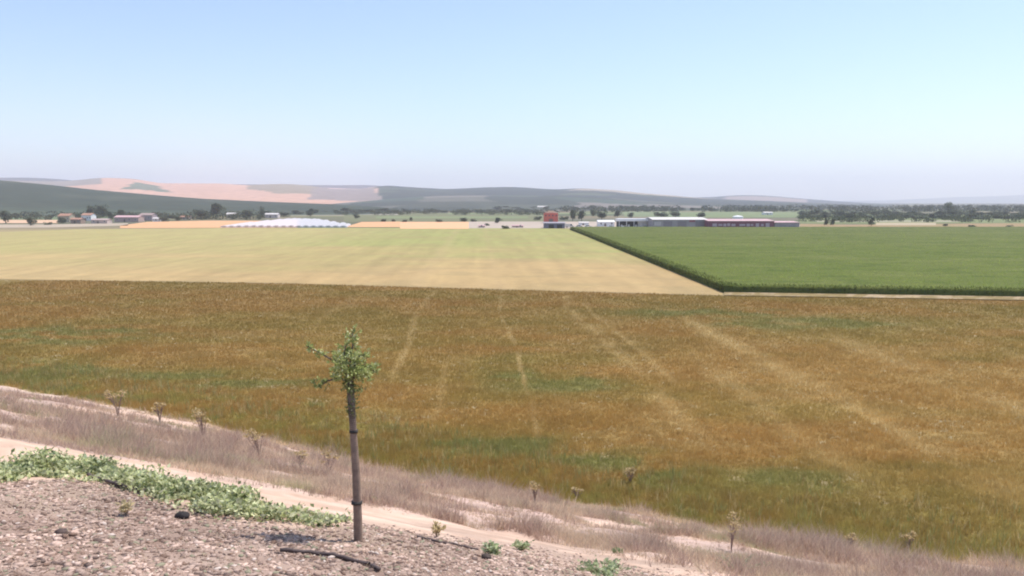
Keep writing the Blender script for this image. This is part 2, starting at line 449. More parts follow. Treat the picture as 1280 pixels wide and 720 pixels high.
def col_mid(X, Y, px, v):
    c = patches(X, Y, 420, 95, [(.035, .045, .04), (.05, .06, .05), (.04, .05, .04), (.08, .08, .07), (.035, .045, .04), (.11, .10, .09), (.05, .065, .05)])*1.0
    n = fbm(X*.004, Y*.004, 97)
    c = np.where((n > .62)[..., None], (.07, .085, .055), c)
    dv = (n-.5)*.25+(fbm(X*.03, Y*.03, 96)-.5)*.10
    l = px < 470+dv*30
    c = np.where(l[..., None], mixc(PINK, PINK2, n), c)
    c = np.where(((px < 196) & (v > .93+dv*.2) & (px > 120))[..., None], (.13, .13, .10), c)
    c = np.where((px < 125)[..., None] & (v > .6)[..., None], (.24, .21, .18), c)
    c = np.where(in_poly(px+dv*40, v+dv*.3, [(308, .62), (312, 1.1), (395, 1.1), (470, .9), (470, .55), (385, .50), (350, .45)])[..., None], (.25, .20, .14), c)
    c = np.where(in_poly(px+dv*40, v+dv*.3, [(385, .3), (395, 1.02), (462, .92), (480, .3)])[..., None], (.24, .19, .17), c)
    c = np.where(((px > 412) & (px < 466) & (v > .86))[..., None], (.50, .35, .32), c)
    c = np.where(in_poly(px, v+dv, [(150, .5), (170, .72), (190, .72), (215, .5)])[..., None], (.13, .15, .10), c)
    c = np.where(in_poly(px+dv*30, v+dv*.3, [(700, .7), (760, 1.05), (800, 1.05), (900, .8), (800, .7)])[..., None], (.30, .25, .19), c)
    
    return c
def col_far(X, Y, px, v):
    c = patches(X, Y, 800, 99, [(.03, .04, .045), (.05, .055, .05), (.09, .08, .08), (.04, .05, .05)])
    n = fbm(X*.002, Y*.002, 98)
    c = np.where(((px > 890+n*30) & (px < 1010) & (v < .8) & (n > .45))[..., None], (.26, .20, .17), c)
    return c
hill('low_hill', [(-900, 205), (-300, 213), (0, 225), (60, 230.5), (120, 237), (200, 244), (260, 248.5), (340, 252), (420, 255), (520, 262), (2200, 262)],
     1500, 820, 2300, col_near, 101, rough=.02, p1=560, nu=500)
hill('rolling_hills', [(-900, 224), (-200, 226), (0, 226), (60, 227), (90, 226), (125, 222), (172, 223.5), (195, 229), (240, 229.5), (280, 229), (305, 232), (335, 230), (370, 230), (390, 233), (420, 235.5), (466, 236), (472, 231.5), (500, 233), (555, 236.5), (600, 234.5), (650, 234), (695, 237), (725, 235), (760, 237), (800, 241), (860, 246), (890, 248.5), (960, 251), (1050, 254.5), (1200, 258), (1400, 262), (2200, 262)],
     3600, 1650, 5200, col_mid, 103)
hill('dark_rise', [(-900, 262), (360, 262), (400, 254), (440, 252), (480, 249), (540, 245), (600, 244), (660, 246), (700, 244), (760, 247), (800, 251), (880, 255), (960, 256), (1040, 258), (1120, 260), (1280, 262), (2200, 262)],
     2300, 1250, 3000, lambda X, Y, px, v: patches(X, Y, 170, 105, [(.045, .055, .045), (.07, .08, .06), (.055, .065, .05), (.11, .11, .09), (.06, .08, .06), (.17, .15, .13), (.045, .055, .045)]), 107)
hill('distant_ridge', [(-900, 222), (-100, 222), (40, 222), (80, 224), (120, 230), (280, 230), (420, 231.5), (466, 231), (520, 238), (800, 247), (880, 247), (925, 243.5), (960, 244.5), (1000, 248), (1060, 252.5), (1120, 256), (1170, 258), (1195, 258.5), (1205, 255.5), (1250, 256.5), (1290, 259), (2200, 258)],
     5200, 4200, 7000, col_far, 109)
hill('blue_mountains', [(-900, 250), (900, 251), (1100, 251), (1160, 248), (1200, 246), (1240, 245.5), (1280, 243.5), (1400, 241), (1700, 236), (2200, 238)],
     11800, 9200, 13200, lambda X, Y, px, v: np.broadcast_to(np.array((.10, .12, .10)), X.shape+(3,)), 111)

# ------------------------------------------------------------------ blades and tufts (stuff)
def blades(P, H, W, nb, C, lean=.5, spread=.06, cj=.25):
    n = len(P); P = np.repeat(P, nb, 0); H = np.repeat(H, nb)*rng.uniform(.6, 1.15, n*nb); W = np.repeat(W, nb); C = np.repeat(C, nb, 0)
    a = rng.uniform(0, 2*np.pi, n*nb); b = rng.uniform(0, 2*np.pi, n*nb)
    sp = (spread*H/ .4)
    base = P+np.stack([np.cos(b)*sp*rng.random(n*nb), np.sin(b)*sp*rng.random(n*nb), 0*a-.02], -1)
    w = np.stack([np.cos(a), np.sin(a), 0*a], -1)*W[:, None]/2
    b2 = rng.uniform(0, 2*np.pi, n*nb); l = lean*H*rng.random(n*nb)
    tip = base+np.stack([np.cos(b2)*l, np.sin(b2)*l, H], -1)
    V = np.stack([base-w, base+w, tip], 1).reshape(-1, 3)
    C = C*(1+cj*rng.uniform(-1, 1, (n*nb, 1)))
    C = np.repeat(C, 3, 0)
    F = np.arange(len(V)).reshape(-1, 3)
    return V, F, C
def join(parts):
    V = []; F = []; C = []; b = 0
    for v, f, c in parts:
        V.append(v); F.append(f+b); C.append(c); b += len(v)
    return np.vstack(V), np.vstack(F), np.vstack(C)
def scatter(n, rmin, rmax, a0=-38, a1=38, p=1.0):
    "points thinning with distance, in front of the camera"
    u = rng.random(n)
    r = rmin*(rmax/rmin)**(u**p)
    a = R(a0)+(R(a1)-R(a0))*rng.random(n)
    return r*np.sin(a), r*np.cos(a), r

# crop of the dry field
x, y, r = scatter(430000, 30, 175, -40, 40)
s, t = st(x, y)
farY = np.array([gp(p, q)[1] for p, q in zip(FARX, FARY)]); farU = np.array([gp(p, q)[0]/gp(p, q)[1] for p, q in zip(FARX, FARY)])
ok = (s > toe(t)+(fbm(t*.8, t*0, 113)-.6)*2.2) & (y < np.interp(x/y, farU, farY)-.5)
x, y, r, s, t = x[ok], y[ok], r[ok], s[ok], t[ok]
C = brown_col(x, y)
lum = C.sum(-1); keep = rng.random(len(x)) < np.clip(1.25-.9*(lum-.7)/.5, .4, 1)
x, y, r, s, t, C = x[keep], y[keep], r[keep], s[keep], t[keep], C[keep]
hh = (.16+.30*fbm(x*.3, y*.3, 115))*(.7+.6*rng.random(len(x)))
hh *= 1+.3*sstep(5, 0, s-toe(t))*(.4+1.2*fbm(t*.9, s*.9, 171, 2))
pick = rng.random(len(x)) < .04
C = np.where(pick[:, None], C*1.15+.02, C)
B1 = blades(np.stack([x, y, 0*x], -1), hh, .006+.00032*r, 5, np.clip(C*np.array((1.62, 1.62, 1.4)), 0, .85), .5, .12, .10)
# taller stalks and weeds that stand out along the rim
n = 9000
t = rng.uniform(-85, 30, n); sd_ = rng.random(n)**1.7*9-.9; s_ = toe(t)+sd_
x = NX*s_+NY*t; y = NY*s_-NX*t
ok = (fbm(x*.5, y*.5, 181) > .46) & (y > 20); x, y, sd_ = x[ok], y[ok], sd_[ok]; n = len(x)
k = rng.random(n)[:, None]; C = np.where(k < .40, (.30, .34, .13), np.where(k < .72, (.66, .52, .25), (.42, .30, .12)))
B2 = blades(np.stack([x, y, 0*x], -1), rng.uniform(.3, .85, n)*np.where(sd_ < .5, .8, 1), .03+0*x, 5, C, .5, .12, .25)
V, F, C2 = join([B1, B2])
tag(link('dry_crop', npmesh('dry_crop', V, F, C2), M_blade), kind='stuff')

# dead grass and scrub of the bank
x, y, r = scatter(260000, 6.5, 62, -42, 42, .85)
s, t = st(x, y)
dens = fbm(x*.3, y*.55, 117)*.75+.25*fbm(x*1.2, y*1.2, 118)
tl = scrub_line(t)
ok = (s > tl+(dens-.4)*1.2+rng.random(len(x))**3*.5-.2-2.2*rng.random(len(x))*(rng.random(len(x)) < .45)*sstep(-8, -4, t)) & (s < toe(t)+.5) & (rng.random(len(x)) < (sstep(.36, .56, dens)*.9+.12)*(1-.75*sstep(-9, -3, t)*sstep(5, 2, toe(t)-s)*sstep(.40, .55, fbm(x*.5, y*.5, 183))))
x, y, r, s, t, dens = x[ok], y[ok], r[ok], s[ok], t[ok], dens[ok]
n = fbm(x*.25, y*.25, 119)
C = mixc((.60, .47, .34), (.72, .58, .42), n)
C = mixc(C, (.74, .58, .34), (sstep(6, 1, toe(t)-s)*.8*(rng.random(len(x)) < .7)))
C = mixc(C, (.42, .29, .23), (rng.random(len(x)) < .15)*.8)
C = mixc(C, (.40, .42, .22), (sstep(.60, .7, fbm(x*.5, y*.5, 121))*.6))
cl = sstep(.48, .66, fbm(x*.8, y*.8, 123, 3)); C = mixc(C, (.42, .29, .25), cl*(rng.random(len(x)) < .7)*.75)
hh = (.08+.22*sstep(.4, .7, dens))*(.5+.8*rng.random(len(x)))*(1+1.3*cl)
V, F, C2 = blades(np.stack([x, y, hgt(x, y)], -1), hh, .005+.0006*r, 4, C, 1.2, .16, .2)
tag(link('dead_grass', npmesh('dead_grass', V, F, C2), M_blade), kind='stuff')

# stones and clods on the top of the bank
ico = None
def ico_verts():
    import bmesh
    bm = bmesh.new(); bmesh.ops.create_icosphere(bm, subdivisions=1, radius=1)
    V = np.array([v.co[:] for v in bm.verts]); F = np.array([[v.index for v in f.verts] for f in bm.faces]); bm.free(); return V, F
IV, IF = ico_verts()
def rocks(P, S, C):
    n = len(P); k = len(IV)
    J = IV[None]*(1+.42*rng.uniform(-1, 1, (n, k, 1)))
    sc = np.stack([S*rng.uniform(.8, 1.8, n), S*rng.uniform(.7, 1.2, n), S*rng.uniform(.35, .8, n)], -1)
    J = J*sc[:, None]
    a = rng.uniform(0, 2*np.pi, n); c, s_ = np.cos(a)[:, None], np.sin(a)[:, None]
    X = J[..., 0]*c-J[..., 1]*s_; Y = J[..., 0]*s_+J[..., 1]*c
    V = np.stack([X, Y, J[..., 2]], -1)+P[:, None]
    F = (IF[None]+(np.arange(n)*k)[:, None, None]).reshape(-1, 3)
    return V.reshape(-1, 3), F, np.repeat(C, k, 0)
n = 190000
x = rng.uniform(-9, 6, n); y = rng.uniform(4.3, 12, n); s, t = st(x, y)
ok = (s < soil_line(t)+.05+.6*rng.random(n)**4+3.2*rng.random(n)**5*sstep(-7, -3.5, t)) & (y > 4.5) ; x, y, s = x[ok], y[ok], s[ok]
S = (.004+.019*rng.random(len(x))**3.2)*(.7+.7*fbm(x*1.2, y*1.9, 177))
pn = sstep(.35, .65, fbm(x*1.7, y*2.3, 175))
base = mixc((.21, .135, .10), (.58, .43, .35), rng.random(len(x)))*(.78+.4*pn[:, None])
base = np.where((rng.random(len(x)) < .12)[:, None], (.17, .12, .10), base)
base = np.where((rng.random(len(x)) < .03)[:, None], (.60, .50, .43), base)
base = np.where((rng.random(len(x)) < .07)[:, None], (.27, .25, .17), base)
V, F, C2 = rocks(np.stack([x, y, hgt(x, y)+S*.1], -1), S, base)
tag(link('stony_soil', npmesh('stony_soil', V, F, C2), M_clod), kind='stuff')
# straw and dead stalks lying on the soil
n = 16000
x = rng.uniform(-9, 8, n); y = rng.uniform(3.5, 12, n); s, t = st(x, y); ok = s < soil_line(t)+.1
x, y = x[ok], y[ok]; n = len(x); L = rng.uniform(.02, .09, n); a = rng.uniform(0, 2*np.pi, n); w = .003
dx, dy = np.cos(a), np.sin(a); z0 = hgt(x, y)+.012; z1 = hgt(x+dx*L, y+dy*L)+.02+.03*rng.random(n)
V = np.stack([np.stack([x-dy*w, y+dx*w, z0], -1), np.stack([x+dy*w, y-dx*w, z0], -1), np.stack([x+dx*L, y+dy*L, z1], -1)], 1).reshape(-1, 3)
C = np.repeat(mixc((.62, .50, .36), (.25, .18, .14), (rng.random(n) < .35)*1.0), 3, 0)
tag(link('straw', npmesh('straw', V, np.arange(len(V)).reshape(-1, 3), C), M_blade), kind='stuff')

# ------------------------------------------------------------------ leaves
def leaves(P, N, L, W, C, cj=.25, fold=.25):
    "a folded pointed leaf at every P, pointing along N"
    n = len(P); N = N/np.linalg.norm(N, axis=1, keepdims=True)
    q = rng.normal(size=(n, 3)); side = np.cross(N, q); side /= np.linalg.norm(side, axis=1, keepdims=True)
    up = np.cross(side, N)
    L = L[:, None]; W = W[:, None]
    a = P; b = P+N*L*.45+side*W/2+up*W*fold; c = P+N*L; d = P+N*L*.45-side*W/2+up*W*fold
    V = np.stack([a, b, c, d], 1).reshape(-1, 3)
    i = np.arange(n)*4
    F = np.vstack([np.stack([i, i+1, i+2], -1), np.stack([i, i+2, i+3], -1)])
    C = C*(1+cj*rng.uniform(-1, 1, (n, 1)))
    return V, F, np.repeat(C, 4, 0)

# creeping green plants along the lip of the bank
top = [(-200, 588), (0, 583), (60, 580), (130, 587), (200, 600), (260, 614), (320, 630), (400, 645), (432, 652)]
bot = [(-200, 604), (0, 605), (60, 600), (130, 603), (200, 628), (260, 646), (320, 652), (400, 660), (432, 657)]
TW = np.array([hit(*p) for p in top]); BW = np.array([hit(*p) for p in bot])
n = 34000
k = rng.random(n)*(len(top)-1); i = np.minimum(k.astype(int), len(top)-2); f = (k-i)[:, None]
w = rng.beta(1.3, 1.3, n)[:, None]
P = (TW[i]*(1-f)+TW[i+1]*f)*(1-w)+(BW[i]*(1-f)+BW[i+1]*f)*w
P[:, :2] += rng.normal(size=(n, 2))*.05
nn = fbm(P[:, 0]*2.5, P[:, 1]*2.5, 131)*.7+.3*fbm(P[:, 0]*8, P[:, 1]*8, 132)
fade = np.interp(k/(len(top)-1), [0, .7, .9, 1], [1, 1, .45, .15])
ok = rng.random(n) < sstep(.32, .52, nn)*fade*(1-.5*np.abs(w[:, 0]-.5)*2)
P = P[ok]; nn = nn[ok]; kk = (k/(len(top)-1))[ok]; n = len(P)
P[:, 2] = hgt(P[:, 0], P[:, 1])+rng.random(n)**1.5*(.03+.15*sstep(.40, .66, nn))
N = rng.normal(size=(n, 3)); N[:, 2] = np.abs(N[:, 2])*.6+.2
C = mixc((.42, .46, .20), (.76, .77, .50), rng.random(n))
C = mixc(C, (.50, .50, .33), (rng.random(n) < .15+.35*sstep(.75, 1, kk))*1.0)
C = mixc(C, (.14, .18, .08), (rng.random(n) < .10)*1.0)
V, F, C2 = leaves(P, N, rng.uniform(.03, .07, n), rng.uniform(.02, .045, n), C, .35)
tag(link('ground_cover', npmesh('ground_cover', V, F, C2), M_leafv), kind='stuff')

# ------------------------------------------------------------------ the young tree
TB = hit(448, 677)
D = TB[1]; PX = 0.001*D
def tp(px, py, dy=0):     # point of the tree from its outline, at its own distance
    p = at_depth(px, py, D+dy); return Vector((p[0]-TB[0], p[1]-TB[1], p[2]-TB[2]))
young = empty('young_tree', TB)
tag(young, 'young tree with leafy round top and slim bare trunk in a ribbed sleeve', 'tree')
mt = MB()
trunk_pts = [tp(448, 684), tp(447, 640), tp(445, 590), tp(442, 545), tp(440, 515), tp(438, 485), tp(437, 462)]
mt.tube(trunk_pts, [5.2*PX, 4.8*PX, 4.6*PX, 4.3*PX, 4.6*PX, 4.8*PX, 4.0*PX], 12)
mt.build('trunk', M_bark, young, True)
# ribbed protective sleeve
M_sleeve = mat_plain('sleeve', (.26, .185, .14), .6, 20, .25)
M_clip = mat_plain('clip', (.05, .045, .04), .6)
mg = MB(); pts = []; rads = []
ya, yb = 680, 522; nrib = 62
for i in range(nrib*4+1):
    k = i/(nrib*4); yy = ya+(yb-ya)*k
    xx = np.interp(yy, [522, 545, 590, 640, 684], [440.6, 442, 445, 447, 448])
    pts.append(tp(xx, yy)); rads.append((5.9-1.5*k)*PX*(1+.05*math.sin(i*math.pi/2)))
mg.tube(pts, rads, 14); mg.build('trunk_sleeve', M_sleeve, young, True)
for (xx, yy, rr, hh_) in [(446, 628, 7.2, 1.6), (442, 539, 5.6, 1.7)]:
    m = MB(); m.tube([tp(xx, yy+hh_), tp(xx, yy-hh_)], rr*PX, 14)
    m.build('tie', M_clip, young, True)
# limbs and foliage
limbs = [
 [(437, 470, 0), (438, 450, .02), (441, 430, .03), (440, 420, .03)],
 [(437, 474, 0), (425, 458, -.05), (412, 448, -.08), (398, 440, -.06), (384, 433, -.05)],
 [(438, 478, 0), (424, 472, .03), (410, 476, .05), (398, 484, .05), (392, 478, .06)],
 [(438, 468, 0), (452, 460, .05), (462, 458, .08), (470, 466, .08)],
 [(437, 470, 0), (446, 452, -.08), (452, 440, -.1)],
 [(437, 474, 0), (430, 455, .1), (424, 440, .14)],
 [(437, 474, 0), (450, 470, -.1), (460, 472, -.13)],
 [(437, 474, 0), (428, 462, -.12), (424, 450, -.17)],
 [(437, 470, 0), (444, 455, .14), (448, 442, .18)],
 [(437, 472, 0), (430, 447, 0), (432, 432, -.02)],
]
ml = MB(); LP = []; LN = []
for li, L_ in enumerate(limbs):
    pts = [tp(a, b, c) for a, b, c in L_]
    ml.tube(pts, [max(.0035, .013*(1-i/(len(pts)-.3))) for i in range(len(pts))], 6)
    # leafy twigs along the limb
    for q in range(len(pts)-1):
        a, b = pts[q], pts[q+1]; nt_ = 9 if q else 5
        for j in range(nt_):
            c = a.lerp(b, rnd.random())
            d = Vector((rnd.gauss(0, 1), rnd.gauss(0, 1), rnd.gauss(.5, .8))).normalized()*rnd.uniform(.03, .115)
            if li in (1, 2) and q >= 2: d *= .45
            ml.tube([c, c+d*.55, c+d], [.003, .0022, .0015], 4)
            for m_ in range(12 if li not in (1, 2) else 6):
                LP.append(c+d*rnd.uniform(.2, 1.05)); LN.append(d.normalized()+Vector((rnd.gauss(0, .8), rnd.gauss(0, .8), rnd.gauss(0, .8))))
ml.build('branches', M_bark, young)
# dense heart of the crown and the short shoots down the stem
for i in range(2300):
    px_ = rnd.gauss(441, 12); py_ = rnd.gauss(464, 11); dy = rnd.gauss(0, .10)
    if (px_-441)**2/29**2+(py_-460)**2/31**2 > 1: continue
    if fbm(px_*.09+3, py_*.09, 141, 2) < .40: continue
    LP.append(tp(px_, py_, dy)); LN.append(Vector((px_-438, dy*200, 470-py_)).normalized()+Vector((rnd.gauss(0, .7), rnd.gauss(0, .7), rnd.gauss(0, .7))))
for i in range(430):
    py_ = 472+50*rnd.random()**1.3; k = (py_-472)/56; xx = np.interp(py_, [470, 530], [437.5, 441])
    LP.append(tp(xx+rnd.gauss(0, 4.4-2.4*k), py_, rnd.gauss(0, .035-.018*k))); LN.append(Vector((rnd.gauss(0, 1), rnd.gauss(0, 1), rnd.gauss(.6, .8))))
n = len(LP); P = np.array(LP); N = np.array(LN)
hz = (P[:, 2]-tp(440, 475)[2])
C = mixc((.26, .31, .09), (.52, .56, .22), rng.random(n))
C = mixc(C, (.72, .74, .42), (rng.random(n) < .18)*1.0)
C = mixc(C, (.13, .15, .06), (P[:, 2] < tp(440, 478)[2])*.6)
V, F, C2 = leaves(P, N, rng.uniform(.02, .042, n), rng.uniform(.011, .022, n), C)
link('foliage', npmesh('foliage', V, F, C2), M_leafv, young)

# ------------------------------------------------------------------ drip lines, stone and small plants at the lip
M_hose = mat_plain('hose', (.10, .075, .07), .8, 14, .3, .5)  # for the dark pieces of drip line lying on the soil
def lying(name, pix, r, label, cat, mat=M_hose, lift=.02):
    W = [Vector(hit(*p)) for p in pix]; o = W[0].copy(); m = MB(); pts = []
    for a, b in zip(W[:-1], W[1:]):
        for j in range(5):
            q = a.lerp(b, j/5); pts.append(Vector((q.x, q.y, float(hgt(q.x, q.y))+lift+rnd.uniform(-.006, .008)))-o)
    q = W[-1]; pts.append(Vector((q.x, q.y, float(hgt(q.x, q.y))+lift))-o)
    m.tube(pts, [r*(.75+.35*rnd.random()) for _ in pts], 7)
    ob = m.build(name, mat, None, True); ob.location = o; tag(ob, label, cat); return ob
lying('hose', [(350, 690), (395, 694), (430, 700), (462, 708), (474, 715)], .017, 'dark crooked stick lying on the stony soil in front of the young tree', 'hose')
lying('hose', [(522, 673), (545, 679), (570, 683), (598, 689)], .011, 'thin dark drip line on the bare soil to the right of the young tree', 'hose')
lying('hose', [(110, 596), (125, 602), (150, 610), (182, 617)], .022, 'dark stick half buried under the lower edge of the green creeping plants', 'hose', lift=.03)
def stone(px, py, s, label, col):
    p = hit(px, py); import bmesh
    bm = bmesh.new(); bmesh.ops.create_icosphere(bm, subdivisions=3, radius=1)
    for v in bm.verts:
        k = 1+.22*(float(fbm(v.co.x*1.5+px, v.co.y*1.5+v.co.z*1.3, 151))-.5)*2
        v.co = Vector((v.co.x*s*k, v.co.y*s*.7*k, v.co.z*s*.62*k))
    me = bpy.data.meshes.new('stone'); bm.to_mesh(me); bm.free()
    o = link('stone', me, mat_plain('stone', col, .8, 20, .3, .4), None, True); o.location = (p[0], p[1], p[2]+s*.35)
    tag(o, label, 'stone')
stone(228, 648, .068, 'rounded black stone just below the green creeping plants', (.035, .03, .03))
stone(77, 668, .05, 'dark brown clod among pale stones at the lower left of the soil', (.10, .07, .06))
stone(608, 698, .045, 'small dark clod beside the pale green plant right of the young tree', (.08, .06, .05))

def small_plant(px, py, h, w, n, c1, c2, label, name='small_plant', lsz=(.03, .06), cat='plant'):
    p = hit(px, py); root = empty(name, p)
    mm = MB(); P = []; N = []
    for i in range(max(5, n//14)):
        a = rnd.uniform(0, 6.28); l = rnd.uniform(.4, 1); e = Vector((math.cos(a)*w*l, math.sin(a)*w*l, h*rnd.uniform(.4, 1)))
        mid = e*.5+Vector((0, 0, h*.15)); mm.tube([(0, 0, -.02), mid, e], [.004, .003, .002], 4)
        for j in range(14):
            k = rnd.uniform(.25, 1.05); q = (mid*(k/.5) if k < .5 else mid.lerp(e, (k-.5)/.5))
            P.append(q+Vector((rnd.gauss(0, .012), rnd.gauss(0, .012), rnd.gauss(0, .012)))); N.append((rnd.gauss(0, 1), rnd.gauss(0, 1), abs(rnd.gauss(.3, .6))))
    mm.build('stem', M_drystem, root)
    k = len(P); V, F, C2 = leaves(np.array(P), np.array(N), rng.uniform(*lsz, k), rng.uniform(lsz[0]*.6, lsz[1]*.6, k), mixc(c1, c2, rng.random(k)))
    link('leaves', npmesh('leaves', V, F, C2), M_leafv, root)
    tag(root, label, cat)
M_drystem = mat_plain('dry_stem', (.26, .19, .14), .9, 10, .3)
G1, G2 = (.30, .36, .17), (.60, .64, .42)
small_plant(614, 695, .12, .10, 150, G1, G2, 'small pale green plant beside a dark clod to the right of the young tree')
small_plant(652, 688, .11, .13, 170, G1, G2, 'low leafy green plant on pink soil at lower centre')
small_plant(772, 692, .05, .11, 90, G1, (.3, .36, .2), 'flat dark green plant lying on the bare soil right of centre')
small_plant(752, 719, .08, .26, 420, G1, G2, 'spreading green plant at the bottom edge of the photo')
small_plant(545, 672, .16, .10, 90, (.45, .36, .17), (.6, .5, .3), 'yellowed spindly weed on bare soil beside the thin drip line')
small_plant(470, 628, .10, .16, 150, G1, (.34, .4, .2), 'small green tuft on the bank just right of the trunk')
small_plant(158, 645, .12, .05, 45, (.60, .50, .26), (.7, .6, .4), 'tiny straw coloured sprig on the stony soil below the creeping plants')
small_plant(925, 716, .25, .45, 300, (.30, .33, .2), (.45, .45, .3), 'grey green weed low on the bank near the bottom edge')

# tall dead weeds with flat heads
def dry_weed(px, py, hpx, label, seed, yellow=1):
    p = hit(px, py); root = empty('dry_weed', p); q = random.Random(seed); H = hpx*.00108*p[1]
    mm = MB(); hd_P = []; hd_N = []
    for i in range(7):
        a = q.uniform(0, 6.28); l = q.uniform(.08, .42)*H; e = Vector((math.cos(a)*l, math.sin(a)*l, H*q.uniform(.7, 1)))
        b = Vector((e.x*.25, e.y*.25, H*q.uniform(.2, .45))); r_ = .00035*p[1]
        mm.tube([(0, 0, -.03), b, e], [r_*1.6, r_*1.1, r_*.7], 5)
        for j in range(26):
            hd_P.append(e+Vector((q.gauss(0, .06*H), q.gauss(0, .06*H), q.gauss(0, .025*H)))); hd_N.append((q.gauss(0, 1), q.gauss(0, 1), q.gauss(.6, .5)))
        n = len(hd_P); sz = .0024*p[1]
        V, F, C2 = leaves(np.array(hd_P), np.array(hd_N), rng.uniform(.7, 1.4, n)*sz, rng.uniform(.6, 1, n)*sz, mixc((.50, .38, .18) if yellow else (.42, .34, .26), (.66, .54, .32), rng.random(n)))
        link('flower_head', npmesh('flower_head', V, F, C2), M_leafv, root); hd_P = []; hd_N = []
        for j in range(10):
            k = q.random(); c = b.lerp(e, k); d = Vector((q.gauss(0, .09*H), q.gauss(0, .09*H), abs(q.gauss(0, .09*H)))); mm.tube([c, c+d], [r_*.7, r_*.4], 3)
    mm.build('stems', M_weedstem, root)
    tag(root, label, 'weed', 'tall dead weeds along the bank')
M_weedstem = mat_plain('weed_stem', (.25, .18, .155), .9, 6, .3)
for i, (a, b, h, l) in enumerate([
    (148, 522, 34, 'tall brown dead weed with yellow heads at the field edge, leftmost of the weeds'),
    (200, 528, 22, 'short pale yellow dead weed between the two taller brown weeds on the left'),
    (254, 548, 34, 'wide dead weed with a pale flat top, third from the left on the bank'),
    (324, 572, 34, 'bushy dead weed standing on the bank left of the young tree'),
    (376, 588, 22, 'low yellowish dead weed near the green crop left of the young tree'),
    (411, 596, 28, 'narrow dark dead weed immediately left of the young tree trunk'),
    (668, 630, 26, 'thin dark dead weed alone at the field edge below the pale tramline'),
    (722, 626, 15, 'small cream headed weed at the edge of the field in lower centre'),
    (788, 604, 18, 'white headed weed standing in the green edge of the dry crop'),
    (914, 690, 42, 'tall dead weed with pale yellow heads at lower right'),
    (1060, 690, 22, 'cream coloured dead weed at the field edge, far lower right'),
    (1135, 690, 26, 'dark dead weed on the pale ground at the far right of the bank')]):
    dry_weed(a, b, h, l, 500+i)

# ------------------------------------------------------------------ maize
H_M = 1.45
def hp(p): return gp(p, hedge_row(p))
def maize_near(p): return hp(p)
def maize_far(p): return gp(p, float(np.interp(p, [712, 740, 2200], [286.6, 286.2, 286.0])))
def maize_col(x, y):
    n = fbm(x*.03, y*.05, 161); n2 = fbm(x*.15, y*.3, 163); n3 = fbm(x*.9, y*.9, 165)
    c = mixc((.255, .32, .07), (.295, .34, .085), n)
    c = mixc(c, (.285, .32, .10), sstep(200, 420, y)*.7)
    c = mixc(c, (.17, .24, .05), sstep(.50, .75, n2)*.6)
    c = mixc(c, (.34, .37, .11), sstep(.52, .75, fbm(x*.04, y*.16, 169))*.6)
    return c*(.94+.12*n3[..., None])
# a canopy sheet closed down to the ground at the rim, then leaves over it
px = np.concatenate([np.linspace(713, 905, 160), np.linspace(905, 2000, 420)[1:]])
nv = 150; XX = np.zeros((len(px), nv+1)); YY = XX.copy(); ZZ = XX.copy()
for i, p in enumerate(px):
    a, b = maize_near(p), maize_far(p); k = np.linspace(0, 1, nv); yy = 1/((1-k)/a[1]+k/b[1])
    xx = a[0]+(b[0]-a[0])*(yy-a[1])/(b[1]-a[1]+1e-9)
    XX[i, 1:] = xx; YY[i, 1:] = yy; XX[i, 0] = a[0]; YY[i, 0] = a[1]
    ZZ[i, 1:] = H_M*.86
ZZ[:, 1:] += .30*(fbm(XX[:, 1:]*.8, YY[:, 1:]*.8, 167, 3)-.5)
ZZ[:, 0] = 0
cv, cf = None, None
Cc = maize_col(XX, YY)
me = grid_mesh('maize_crop', XX, YY, ZZ, Cc)
Vb = np.stack([XX, YY, ZZ], -1).reshape(-1, 3)
ii = np.arange(XX.size).reshape(XX.shape)
Fq = np.stack([ii[:-1, :-1], ii[1:, :-1], ii[1:, 1:], ii[:-1, 1:]], -1).reshape(-1, 4)
Ft = np.vstack([Fq[:, [0, 1, 2]], Fq[:, [0, 2, 3]]])
bpy.data.meshes.remove(me)
# leaves along the rim, the shade of its sides put into a darker colour
E = []; 
for p in np.concatenate([np.linspace(713, 905, 3000), np.linspace(905, 1700, 3000)]): E.append(hp(p))
E = np.array(E); seg = np.hypot(*np.diff(E, axis=0).T); cum = np.concatenate([[0], np.cumsum(seg)])
n = 60000; q = rng.random(n)*cum[-1]; ex = np.interp(q, cum, E[:, 0]); ey = np.interp(q, cum, E[:, 1])
off = rng.random(n)**1.5*2.2
left = ex < hp(905)[0]+.5
ex = ex+np.where(left & (ey > hp(905)[1]+1), off, 0); ey = ey+np.where(~(left & (ey > hp(905)[1]+1)), off, 0)
P = np.stack([ex, ey, rng.uniform(0, H_M*.8, n)], -1)
N = rng.normal(size=(n, 3)); N[:, 2] = rng.uniform(.1, 1.6, n)
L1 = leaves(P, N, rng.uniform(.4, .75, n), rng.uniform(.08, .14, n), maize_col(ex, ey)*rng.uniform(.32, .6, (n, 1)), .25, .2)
# leaves over the canopy, thinning with distance
x, y, r = scatter(150000, 118, 460, 2, 48)
u = x/y; hu = np.array([hp(p)[0]/hp(p)[1] for p in px]); hy = np.array([hp(p)[1] for p in px]); fu = np.array([maize_far(p)[1] for p in px])
ok = (u > hu[0]) & (y > np.interp(u, hu, hy)) & (y < np.interp(u, hu, fu))
x, y, r = x[ok], y[ok], r[ok]; n = len(x)
P = np.stack([x, y, H_M*.76+.12*rng.random(n)], -1); N = rng.normal(size=(n, 3)); N[:, 2] = rng.uniform(.2, 1.6, n)
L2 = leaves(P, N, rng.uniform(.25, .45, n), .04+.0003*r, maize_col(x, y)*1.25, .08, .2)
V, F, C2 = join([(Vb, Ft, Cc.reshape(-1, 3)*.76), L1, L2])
tag(link('maize_crop', npmesh('maize_crop', V, F, C2), M_maize), kind='stuff')

